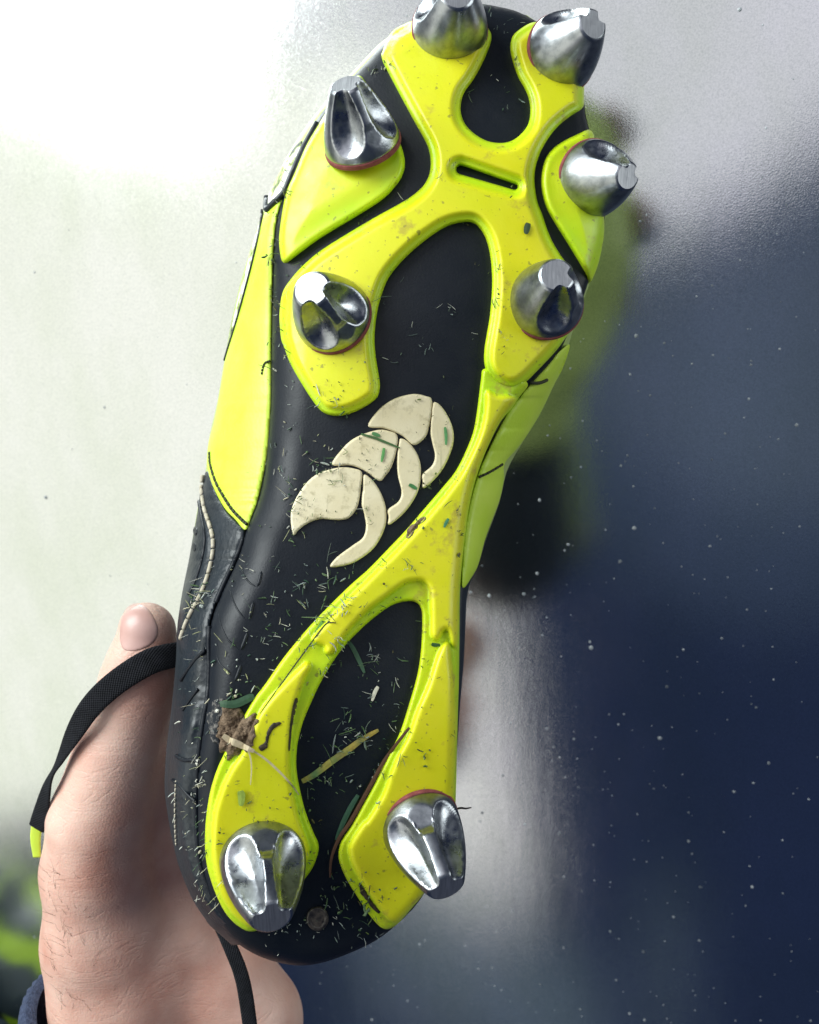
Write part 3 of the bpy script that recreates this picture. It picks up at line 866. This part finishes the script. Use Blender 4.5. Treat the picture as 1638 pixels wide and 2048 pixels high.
def hand_sdf(q):
    d = None
    for s in round_chain(THUMB):
        v = sd_seg(q, s); d = v if d is None else smin(d, v, 0.008)
    p = None
    for s in round_chain(PALM):
        v = sd_seg(q, s); p = v if p is None else smin(p, v, 0.008)
    d = smin(d, p, 0.009)
    w = sd_seg(q, round_chain([(230, 1690, -0.066, 0.011), (330, 1830, -0.076, 0.013)])[0])
    d = smin(d, w, 0.010)
    for sg in round_chain([(292, 1440, -0.052, 0.0095), (306, 1560, -0.060, 0.0115), (318, 1680, -0.066, 0.0125), (350, 1800, -0.072, 0.0150)]):
        d = smin(d, sd_seg(q, sg), 0.007)
    for fch in FING:
        g = None
        for s in round_chain(fch):
            v = sd_seg(q, s); g = v if g is None else smin(g, v, 0.003)
        d = smin(d, g, 0.004)
    # soft undulation of tendons and pads
    d = d-0.0006*np.sin(q[:, 0]*170+q[:, 1]*60)*np.sin(q[:, 1]*120+1.0)
    return d

def surface_net(f, lo, hi, h):
    n = np.ceil((hi-lo)/h).astype(int)+1
    ax = [lo[i]+h*np.arange(n[i]) for i in range(3)]
    G = np.stack(np.meshgrid(*ax, indexing='ij'), -1).reshape(-1, 3)
    val = np.concatenate([f(G[i:i+200000]) for i in range(0, len(G), 200000)]).reshape(n)
    S = val < 0
    acc = np.zeros((*(n-1), 3)); cnt = np.zeros(n-1)
    for axis in range(3):
        o = [a for a in range(3) if a != axis]
        sl0 = [slice(None)]*3; sl1 = [slice(None)]*3
        sl0[axis] = slice(0, -1); sl1[axis] = slice(1, None)
        c = S[tuple(sl0)] != S[tuple(sl1)]
        ii = np.argwhere(c)
        v0 = val[tuple(sl0)][c]; v1 = val[tuple(sl1)][c]
        p = lo+ii*h; p[:, axis] += h*v0/(v0-v1)
        for d0 in (0, -1):
            for d1 in (0, -1):
                k = ii.copy(); k[:, o[0]] += d0; k[:, o[1]] += d1
                ok = ((k >= 0) & (k < n-1)).all(1)
                np.add.at(acc, tuple(k[ok].T), p[ok]); np.add.at(cnt, tuple(k[ok].T), 1)
    idx = -np.ones(n-1, int); m = cnt > 0
    idx[m] = np.arange(m.sum())
    V = acc[m]/cnt[m][:, None]
    faces = []
    for axis in range(3):
        o = [(axis+1) % 3, (axis+2) % 3]
        sl0 = [slice(None)]*3; sl1 = [slice(None)]*3
        sl0[axis] = slice(0, -1); sl1[axis] = slice(1, None)
        A = S[tuple(sl0)]; B = S[tuple(sl1)]
        ii = np.argwhere(A != B); flip = A[A != B]
        ks = []
        for d0, d1 in ((0, 0), (-1, 0), (-1, -1), (0, -1)):
            k = ii.copy(); k[:, o[0]] += d0; k[:, o[1]] += d1; ks.append(k)
        ok = np.ones(len(ii), bool)
        for k in ks: ok &= ((k >= 0) & (k < n-1)).all(1)
        q = np.stack([idx[tuple(k[ok].T)] for k in ks], 1)
        fl = flip[ok]
        q[~fl] = q[~fl][:, ::-1]
        faces.append(q)
    Fc = np.vstack(faces)
    for _ in range(2):
        e = h*0.3; d = f(V)
        g = np.stack([(f(V+np.eye(3)[i]*e)-f(V-np.eye(3)[i]*e))/(2*e) for i in range(3)], 1)
        V = V-(d/np.maximum((g**2).sum(1), 0.2))[:, None]*g
    return V, Fc

def ray_z(px, py, f=hand_sdf):
    """front depth of an implicit surface along each camera ray"""
    px = np.asarray(px, float); py = np.asarray(py, float)
    o = np.array([0, 0, D]); d = np.stack([(px-819)/F, (1024-py)/F, -np.ones_like(px)], -1)
    ln = np.linalg.norm(d, axis=1); t = np.full(len(px), 0.24)
    for _ in range(60): t = np.minimum(t+0.8*f(o+d*t[:, None])/ln, 0.40)
    return D-t

hand_V, hand_F = surface_net(hand_sdf, np.array([-0.150, -0.235, -0.125]), np.array([0.012, -0.030, -0.018]), 0.0016)
hand = new_mesh('hand', hand_V, hand_F, M_SKIN)
tag(hand, 'bare hand gripping the heel of the boot from below, thumb up along its side', 'hand')

M_NAIL = make_simple('thumb_nail', (0.52, 0.31, 0.27), 0.36, (0.60, 0.39, 0.35), 60, 0.05, 400)
NAIL = [(243, 1238), (256, 1214), (276, 1207), (296, 1218), (309, 1238), (316, 1258), (313, 1276), (301, 1290), (282, 1299), (262, 1302), (246, 1297), (240, 1275)]
grid_piece('thumb_nail', NAIL, lambda x, y, d: ray_z(x, y)+0.00005+0.00018*prof(d, 6), M_NAIL, hand, step=2.5, skirt=0.0012)

def build_cuff():
    C = np.array(U(262, 2066, -0.062)); n = 220; V = []; Fc = []
    m = Mat('navy_knit'); m.set(Roughness=0.95)
    m.color(m.ramp(m.noise(700, 4), [(0.3, (0.020, 0.032, 0.070)), (0.7, (0.055, 0.075, 0.135))]))
    m.bump(m.noise(1600, 3), 0.9, 0.0008)
    prof_c = [(-0.0030, 0.0), (0.0, 0.0018), (0.0024, 0.0006), (0.0032, -0.004), (0.0032, -0.02), (0.0032, -0.06)]
    for dr, dy in prof_c:
        for i in range(n):
            ph = 2*math.pi*i/n
            rib = 0.0005*math.cos(ph*55)*(1 if dr > -0.002 else 0)
            r = 0.0362+dr+rib
            x = r*math.cos(ph)*1.02; z = r*math.sin(ph)
            y = dy-0.018*math.cos(ph)-0.003*math.sin(ph)
            V.append((C[0]+x, C[1]+y, C[2]+z))
    for k in range(len(prof_c)-1):
        for i in range(n):
            i2 = (i+1) % n
            Fc.append((k*n+i, k*n+i2, (k+1)*n+i2, (k+1)*n+i))
    new_mesh('sleeve_cuff', V, Fc, m.m, hand)
build_cuff()

M_HAIR = make_simple('arm_hair', (0.05, 0.03, 0.02), 0.5, (0.12, 0.07, 0.04), 300)
def build_hair():
    parts = []; n = 95
    py = rng.uniform(1740, 2030, n); e = np.interp(py, [1740, 1860, 1960, 2040], [84, 94, 104, 118])
    px = e+np.abs(rng.normal(0, 60, n))+2
    z = ray_z(px, py)
    for i in range(n):
        if z[i] < -0.10: continue
        p = np.array(U(px[i], py[i], z[i]-0.0002)); L = rng.uniform(0.004, 0.010)
        a = rng.uniform(0.2, 1.3)+math.pi*(0.5 if rng.random() < 0.5 else 0.15); c = rng.uniform(-1.2, 1.2)
        pts = []
        for k in range(7):
            t = k/6; ang = a+c*t
            pts.append(p.copy()); p = p+np.array([math.cos(ang)*L/6, math.sin(ang)*L/6, 0.0002 if k < 3 else -0.0001])
        parts.append(tube(pts, [0.00005*(1-0.8*k/6) for k in range(7)], 4))
    v, f = merge(parts)
    tag(new_mesh('arm_hair', v, f, M_HAIR, hand), kind='stuff')
build_hair()

# ------------------------------------------------------------------ second boot in the corner
def build_other_boot():
    ob = empty('neon_boot', 'neon yellow boot with dark streaks at the lower left corner, against the steel', 'boot', None)
    hit, _ = wall_hit(0, 2080)
    c = np.array(hit+WALL_N*0.058)
    ax = np.array(WALL_N.cross(Vector((0.5, 0.8, 0))).normalized())
    segs = [((c-ax*0.09, 0.045), (c, 0.056)), ((c, 0.056), (c+ax*0.10, 0.050))]
    def f(q):
        d = smin(sd_seg(q, segs[0]), sd_seg(q, segs[1]), 0.02)
        return d+0.0012*np.sin(q[:, 0]*90)*np.sin(q[:, 1]*110)
    lo = c-0.17; hi = c+0.17
    V, Fc = surface_net(f, lo, hi, 0.006)
    m = Mat('neon_streaked_upper'); m.set(Roughness=0.4)
    w = m.mapping((1, 1, 1), (0.3, 0.2, 0.9))
    n = m.noise(26, 2, 0.4, m.mapping((0.45, 1.3, 0.8), (0.3, 0.2, 0.9)), 0.8)
    m.color(m.ramp(n, [(0.46, (0.36, 0.54, 0.03)), (0.50, (0.02, 0.035, 0.05))]))
    m.bump(m.noise(60, 3), 0.3, 0.002)
    new_mesh('upper', V, Fc, m.m, ob)
build_other_boot()

# ------------------------------------------------------------------ water spots on the steel
def build_spots():
    V = []; Fc = []
    t1 = WALL_N.cross(Vector((0, 1, 0))).normalized(); t2 = WALL_N.cross(t1)
    k = 0
    while k < 640:
        px = rng.uniform(20, 1638); py = rng.uniform(0, 2048)
        keep = 0.08 if px < 900 and py < 1500 else (0.12 if py < 380 else 0.6 if py < 900 else 1.0)
        if rng.random() > keep: continue
        k += 1
        p, _ = wall_hit(px, py)
        r = 0.00017+0.00019*rng.exponential()
        r = min(r, 0.0011)
        n = 8; b = len(V)
        st = rng.uniform(0.8, 1.3)
        for (rr, hh) in ((1.0, 0.0), (0.8, 0.35), (0.4, 0.55)):
            for i in range(n):
                a = 2*math.pi*i/n
                V.append(p+t1*(math.cos(a)*r*rr)+t2*(math.sin(a)*r*rr*st)+WALL_N*(r*hh))
        for q in range(2):
            for i in range(n):
                i2 = (i+1) % n
                Fc.append((b+q*n+i, b+q*n+i2, b+(q+1)*n+i2, b+(q+1)*n+i))
        Fc.append(tuple(b+2*n+i for i in range(n)))
    m = make_simple('dried_water', (0.09, 0.11, 0.13), 0.4, (0.50, 0.54, 0.56), 60)
    tag(new_mesh('water_spots', V, Fc, m), 'tiny pale water spots scattered over the steel sheet', 'water spots', None, 'stuff')
build_spots()

# ------------------------------------------------------------------ mud and grass
M_MUD = Mat('dry_mud'); M_MUD.set(Roughness=0.95)
M_MUD.color(M_MUD.ramp(M_MUD.noise(420, 6, 0.7), [(0.36, (0.040, 0.026, 0.015)), (0.5, (0.17, 0.115, 0.070)), (0.68, (0.31, 0.225, 0.15))]))
M_MUD.bump(M_MUD.noise(900, 6, 0.7), 0.9, 0.001)
def mud(name, outline, h, label, seed=1, sub=5, step=2.0, mat=None, rag=7):
    o2 = smooth_closed(outline, sub)
    cen = o2.mean(0); dirs = (o2-cen)/np.maximum(np.linalg.norm(o2-cen, axis=1), 1)[:, None]
    o2 = o2+dirs*(vnoise(o2[:, 0]/6, o2[:, 1]/6, seed)*rag)[:, None]
    def zf(x, y, d):
        n = 0.6*vnoise(x/16, y/16, seed)+0.35*vnoise(x/6, y/6, seed+1)+0.25*vnoise(x/2.7, y/2.7, seed+2)
        return surf(x, y)+0.0002+h*prof(d, 26)*(0.65+0.6*n)*(d > 0)
    o = grid_piece(name, o2, zf, mat or M_MUD.m, None, step=step, skirt=0.0015, sub=0)
    return tag(o, label, 'mud')
mud('mud_clump', [(447, 1412), (437, 1440), (436, 1471), (438, 1503), (456, 1513), (481, 1507), (503, 1494), (505, 1464), (516, 1436), (512, 1426), (495, 1433), (481, 1424), (461, 1414)], 0.0015, 'crumbly patch of brown dried mud wedged beside the neon heel plate', 3, rag=11, step=1.6)
M_DUST = Mat('pale_dust'); M_DUST.set(Roughness=1.0)
M_DUST.color(M_DUST.ramp(M_DUST.noise(600, 5, 0.7), [(0.48, (0.010, 0.013, 0.017)), (0.66, (0.20, 0.185, 0.165))]))
mud('mud_film', [(428, 1402), (446, 1396), (455, 1408), (440, 1440), (436, 1475), (440, 1490), (426, 1484), (417, 1455), (418, 1425)], 0.00010, 'pale dry mud film on the dark rubber left of the mud patch', 9, mat=M_DUST.m, rag=9)
M_DMUD = make_simple('dark_wet_mud', (0.018, 0.014, 0.008), 0.7, (0.07, 0.05, 0.025), 500, 0.8, 900)
mud('mud_smear', [(553, 1445), (562, 1448), (548, 1457), (540, 1470), (536, 1485), (534, 1496), (524, 1502), (518, 1493), (530, 1484), (533, 1466), (541, 1451)], 0.0005, 'curled dark mud smear on the left heel plate', 5, mat=M_DMUD, rag=2, step=1.6)
mud('mud_smear', [(719, 1766), (727, 1775), (742, 1800), (757, 1818), (762, 1826), (750, 1822), (733, 1802), (720, 1783)], 0.0005, 'dark mud streak along the step of the right heel plate', 6, mat=M_DMUD, rag=4, step=1.6)
mud('mud_smear', [(590, 1398), (596, 1400), (592, 1420), (586, 1444), (582, 1470), (580, 1500), (577, 1498), (579, 1462), (583, 1428)], 0.0004, 'thin dark mud line along the inner edge of the left heel rib', 8, mat=M_DMUD, rag=1.5, step=1.4)
mud('mud_smear', [(812, 1066), (822, 1052), (836, 1040), (848, 1032), (850, 1040), (836, 1052), (824, 1070), (816, 1078)], 0.0008, 'brown root-filled mud smear on the neon shank below the emblem', 12, rag=3, step=1.6)

def blade(pts, w0, lift=0.0004, sub=6, flat=0.10, zz=None):
    """a tapering grass blade lying on the sole; pts in pixels, w0 half width in m"""
    p = smooth_open(pts, sub); n = len(p)
    z = surf(p[:, 0], p[:, 1]) if zz is None else zz
    C3 = unproj(p[:, 0], p[:, 1], z+lift)
    V = []; Fc = []
    for i in range(n):
        t = Vector(C3[min(i+1, n-1)]-C3[max(i-1, 0)]).normalized()
        a = t.cross(Vector((0, 0, 1))).normalized(); b = a.cross(t)
        w = w0*(0.25+0.75*math.sin(math.pi*min(1, 0.12+0.85*i/(n-1)))**0.6)
        c = Vector(C3[i])
        V += [c-a*w, c+b*w*flat-Vector((0, 0, 0)), c+a*w, c-b*w*0.2]
    for i in range(n-1):
        for k in range(4):
            k2 = (k+1) % 4
            Fc.append((i*4+k, i*4+k2, (i+1)*4+k2, (i+1)*4+k))
    Fc.append((3, 2, 1, 0)); Fc.append(tuple((n-1)*4+k for k in range(4)))
    return V, Fc
def plant(name, pts, w0, colr, label, cat, **k):
    v, f = blade(pts, w0, **k)
    cc = np.array([colr]*len(v)) if not callable(colr) else np.array([colr(i/len(v)) for i in range(len(v))])
    o = new_mesh(name, v, f, M_BITS, None, {'col': cc}, smooth=False)
    return tag(o, label, cat)
def blade_col(t):
    g = np.array([0.10, 0.20, 0.06]); y = np.array([0.34, 0.30, 0.05]); o = np.array([0.45, 0.22, 0.03])
    s = 0.5+0.5*math.sin(t*23); c = g*(1-s)+y*s
    return c*0.7+o*0.3 if t > 0.62 or abs(t-0.5) < 0.05 else c
plant('grass_blade', [(604, 1563), (629, 1549), (663, 1523), (697, 1499), (727, 1477), (757, 1460)], 0.0010, blade_col, 'long green and orange grass blade lying in the dark heel window', 'grass blade')
plant('dry_grass', [(819, 1455), (790, 1492), (766, 1526), (731, 1589), (702, 1641), (678, 1677), (663, 1716), (660, 1755)], 0.0006, (0.10, 0.045, 0.02), 'thin brown stem running along the right heel arm', 'grass stem', lift=0.0012)
plant('grass_blade', [(716, 1590), (700, 1617), (684, 1650), (672, 1680)], 0.0008, (0.03, 0.09, 0.05), 'dark green grass blade beside the brown stem', 'grass blade')
plant('straw', [(446, 1471), (462, 1482), (483, 1491), (508, 1503)], 0.0010, (0.55, 0.46, 0.30), 'thick pale straw stuck in the mud patch', 'straw', lift=0.0020)
plant('straw', [(505, 1501), (524, 1513), (539, 1525), (556, 1541), (569, 1554), (585, 1572), (598, 1590)], 0.00035, (0.60, 0.54, 0.30), 'thin pale straw fibre trailing from the mud patch', 'straw', lift=0.0012)
plant('straw', [(494, 1498), (500, 1512), (503, 1535), (501, 1570)], 0.00022, (0.60, 0.54, 0.30), 'short straw fibre hanging down the left heel plate', 'straw', lift=0.0006)
plant('plant_fibre', [(672, 1246), (655, 1246), (640, 1262), (612, 1300), (590, 1330), (569, 1359), (545, 1392), (520, 1427)], 0.00022, (0.03, 0.035, 0.02), 'long fine dark fibre along the left heel arm', 'fibre', lift=0.0004)
plant('twig', [(906, 1624), (914, 1618), (922, 1616), (932, 1617), (943, 1615)], 0.00035, (0.03, 0.022, 0.018), 'tiny forked dark twig sticking out beside the right heel stud', 'twig', zz=np.full(25, -0.006))
plant('grass_blade', [(697, 1283), (708, 1300), (720, 1325), (729, 1346)], 0.0007, (0.04, 0.10, 0.05), 'dark green grass blade high in the heel window', 'grass blade')
plant('grass_blade', [(756, 1373), (750, 1384), (744, 1402)], 0.0006, (0.62, 0.60, 0.46), 'short cream straw chip in the middle of the heel window', 'straw')
plant('grass_blade', [(440, 1408), (470, 1408), (498, 1396), (508, 1392)], 0.0012, (0.04, 0.10, 0.05), 'torn green leaf just above the mud patch', 'leaf', lift=0.0014)
plant('leaf_chip', [(480, 1582), (483, 1592), (482, 1612)], 0.0011, (0.30, 0.42, 0.06), 'small pale green leaf chip above the left heel stud', 'leaf', lift=0.0006)
plant('leaf_chip', [(1057, 446), (1054, 456), (1052, 468)], 0.0010, (0.03, 0.06, 0.02), 'dark speck of leaf below the slot in the forefoot plate', 'leaf', lift=0.0006)
plant('grass_blade', [(890, 854), (892, 872), (892, 890)], 0.0005, (0.10, 0.30, 0.10), 'green grass chip on the right claw of the uppermost emblem', 'grass blade')
plant('grass_blade', [(768, 896), (766, 910), (763, 924)], 0.0005, (0.10, 0.32, 0.08), 'upright green grass chip on the middle emblem', 'grass blade')
plant('grass_blade', [(744, 866), (752, 869), (760, 872)], 0.0006, (0.08, 0.24, 0.08), 'short green grass chip at the top of the middle emblem', 'grass blade')
plant('grass_blade', [(722, 868), (750, 876), (775, 886), (800, 896)], 0.0004, (0.06, 0.14, 0.04), 'long grass strand crossing the middle emblem', 'grass blade')
plant('grass_blade', [(818, 969), (826, 973), (834, 978)], 0.0006, (0.06, 0.22, 0.07), 'green grass chip on the right claw of the middle emblem', 'grass blade')
plant('grass_blade', [(897, 1037), (892, 1046), (888, 1055)], 0.0005, (0.05, 0.22, 0.10), 'green grass chip on the neon shank', 'grass blade')
plant('grass_blade', [(646, 1242), (640, 1253), (630, 1266)], 0.0006, (0.14, 0.34, 0.05), 'green grass chip on the upper edge of the left heel arm', 'grass blade')
plant('grass_blade', [(863, 1288), (870, 1290), (880, 1290)], 0.0006, (0.03, 0.10, 0.03), 'dark green grass chip in the gap of the right heel rib', 'grass blade')

def build_clippings():
    """uncountable fine clippings over the sole"""
    straw = [(0.55, 0.52, 0.36), (0.62, 0.62, 0.52), (0.40, 0.42, 0.22), (0.5, 0.55, 0.5)]
    green = [(0.09, 0.17, 0.06), (0.05, 0.11, 0.04), (0.16, 0.24, 0.12), (0.03, 0.08, 0.05)]
    dark = [(0.05, 0.07, 0.02), (0.08, 0.07, 0.02), (0.03, 0.05, 0.02), (0.10, 0.16, 0.03)]
    pale = [(0.22, 0.27, 0.26), (0.12, 0.17, 0.15), (0.46, 0.48, 0.42), (0.09, 0.13, 0.10)]
    zones = [  # cx, cy, sx, sy, n, palette, length px, radius m
        (640, 1150, 75, 70, 110, pale+green, (4, 22), 0.00014), (590, 1220, 60, 50, 70, pale+green+straw, (4, 26), 0.00016),
        (720, 1420, 60, 90, 130, pale+green, (4, 24), 0.00014), (660, 1540, 40, 60, 40, pale+green, (4, 18), 0.00013),
        (670, 1800, 55, 45, 60, pale+green, (4, 16), 0.00015), (580, 1880, 50, 18, 26, pale, (3, 9), 0.00015), (720, 1870, 35, 15, 22, pale, (3, 12), 0.00015),
        (575, 900, 30, 130, 40, pale+straw, (3, 14), 0.00014), (565, 690, 18, 130, 40, pale+straw, (3, 10), 0.00013),
        (470, 1250, 40, 70, 50, pale+straw, (3, 12), 0.00014), (480, 1370, 22, 40, 36, straw+green, (4, 20), 0.00022),
        (880, 640, 65, 110, 44, pale, (4, 26), 0.00009), (990, 190, 45, 60, 20, pale+green, (4, 20), 0.00012), (1010, 60, 30, 25, 14, pale, (3, 12), 0.0001),
        (375, 1480, 22, 90, 50, pale+straw, (3, 12), 0.00014), (370, 1660, 18, 70, 30, pale+straw, (3, 12), 0.00013), (403, 1660, 7, 90, 44, straw+green, (4, 20), 0.00018),
        (425, 1800, 14, 30, 26, straw, (4, 20), 0.00013), (650, 920, 28, 24, 40, green+straw, (5, 24), 0.00018), (592, 1010, 10, 26, 26, green+straw, (5, 20), 0.00016), (395, 1192, 14, 14, 34, straw+green, (6, 24), 0.00016), (370, 1225, 8, 20, 16, straw, (5, 18), 0.00014),
        (730, 760, 14, 20, 10, pale, (3, 9), 0.0001), (640, 815, 14, 12, 16, green+pale, (4, 20), 0.00015),
        (900, 400, 90, 70, 14, dark, (3, 8), 0.00016), (560, 1580, 50, 70, 22, dark, (3, 10), 0.00016), (840, 1480, 45, 110, 30, dark, (3, 11), 0.00016), (760, 1200, 70, 60, 34, dark+green, (4, 14), 0.00018), (900, 980, 40, 90, 30, dark, (3, 11), 0.00016),
        (745, 1790, 24, 40, 36, dark+green, (4, 16), 0.0002), (640, 640, 60, 90, 18, dark, (3, 9), 0.00016), (660, 780, 30, 20, 12, dark, (3, 9), 0.00016), (460, 1700, 20, 80, 20, dark, (4, 16), 0.00016), (1000, 570, 20, 60, 18, dark, (4, 16), 0.0002),
        (690, 985, 50, 35, 34, dark+green, (3, 11), 0.00012), (760, 920, 40, 35, 26, dark+green, (3, 11), 0.00012), (850, 860, 35, 50, 18, dark, (3, 9), 0.00011), (545, 620, 3, 90, 34, dark, (4, 14), 0.00018), (745, 130, 20, 16, 26, dark+straw, (4, 18), 0.00018), (560, 360, 16, 20, 30, dark+straw+green, (4, 18), 0.0002), (930, 1140, 12, 30, 14, dark, (4, 14), 0.0002)]
    parts = []; cols = []
    P = []; meta = []
    for (cx, cy, sx, sy, n, pal, ln, r) in zones:
        for _ in range(n):
            if _ == 0 or rng.random() < 0.45: x = cx+rng.normal()*sx; y = cy+rng.normal()*sy
            else: x += rng.normal()*9; y += rng.normal()*9
            L = (ln[0]+(ln[1]-ln[0])*rng.random()**2.2)*(1 if rng.random() > 0.08 else 2.2)
            a = rng.uniform(0, math.pi); c = rng.normal()*0.22
            pts = []
            for k in range(5):
                t = k/4-0.5
                pts.append((x+math.cos(a+c*t)*L*t, y+math.sin(a+c*t)*L*t))
            P += pts; meta.append((pal[rng.integers(len(pal))], r*(0.35+0.45*rng.exponential())))
    P = np.array(P)
    z = surf(P[:, 0], P[:, 1])
    ok = (sdf_poly(OUT_POLY, P) > 2) | ((P[:, 0] > col(2, P[:, 1])+10) & (P[:, 0] < 800) & (P[:, 1] < 1800))
    C3 = unproj(P[:, 0], P[:, 1], z+0.0002)
    for i, (c, r) in enumerate(meta):
        if not ok[i*5:i*5+5].all(): continue
        seg = C3[i*5:i*5+5].copy()
        seg[:, 2] = seg[:, 2].max()+rng.uniform(0, 0.0003)+np.abs(np.linspace(-1, 1, 5))*rng.uniform(-0.0001, 0.0005)
        v, f = tube(seg, [r*0.5, r, r, r, r*0.4], 4)
        parts.append((v, f)); cols += [np.array(c)*rng.uniform(0.7, 1.2)]*len(v)
    v, f = merge(parts)
    o = new_mesh('grass_clippings', v, f, M_BITS, None, {'col': np.array(cols)}, smooth=False)
    tag(o, 'fine grass and straw clippings stuck all over the boot sole', 'grass', None, 'stuff')
build_clippings()
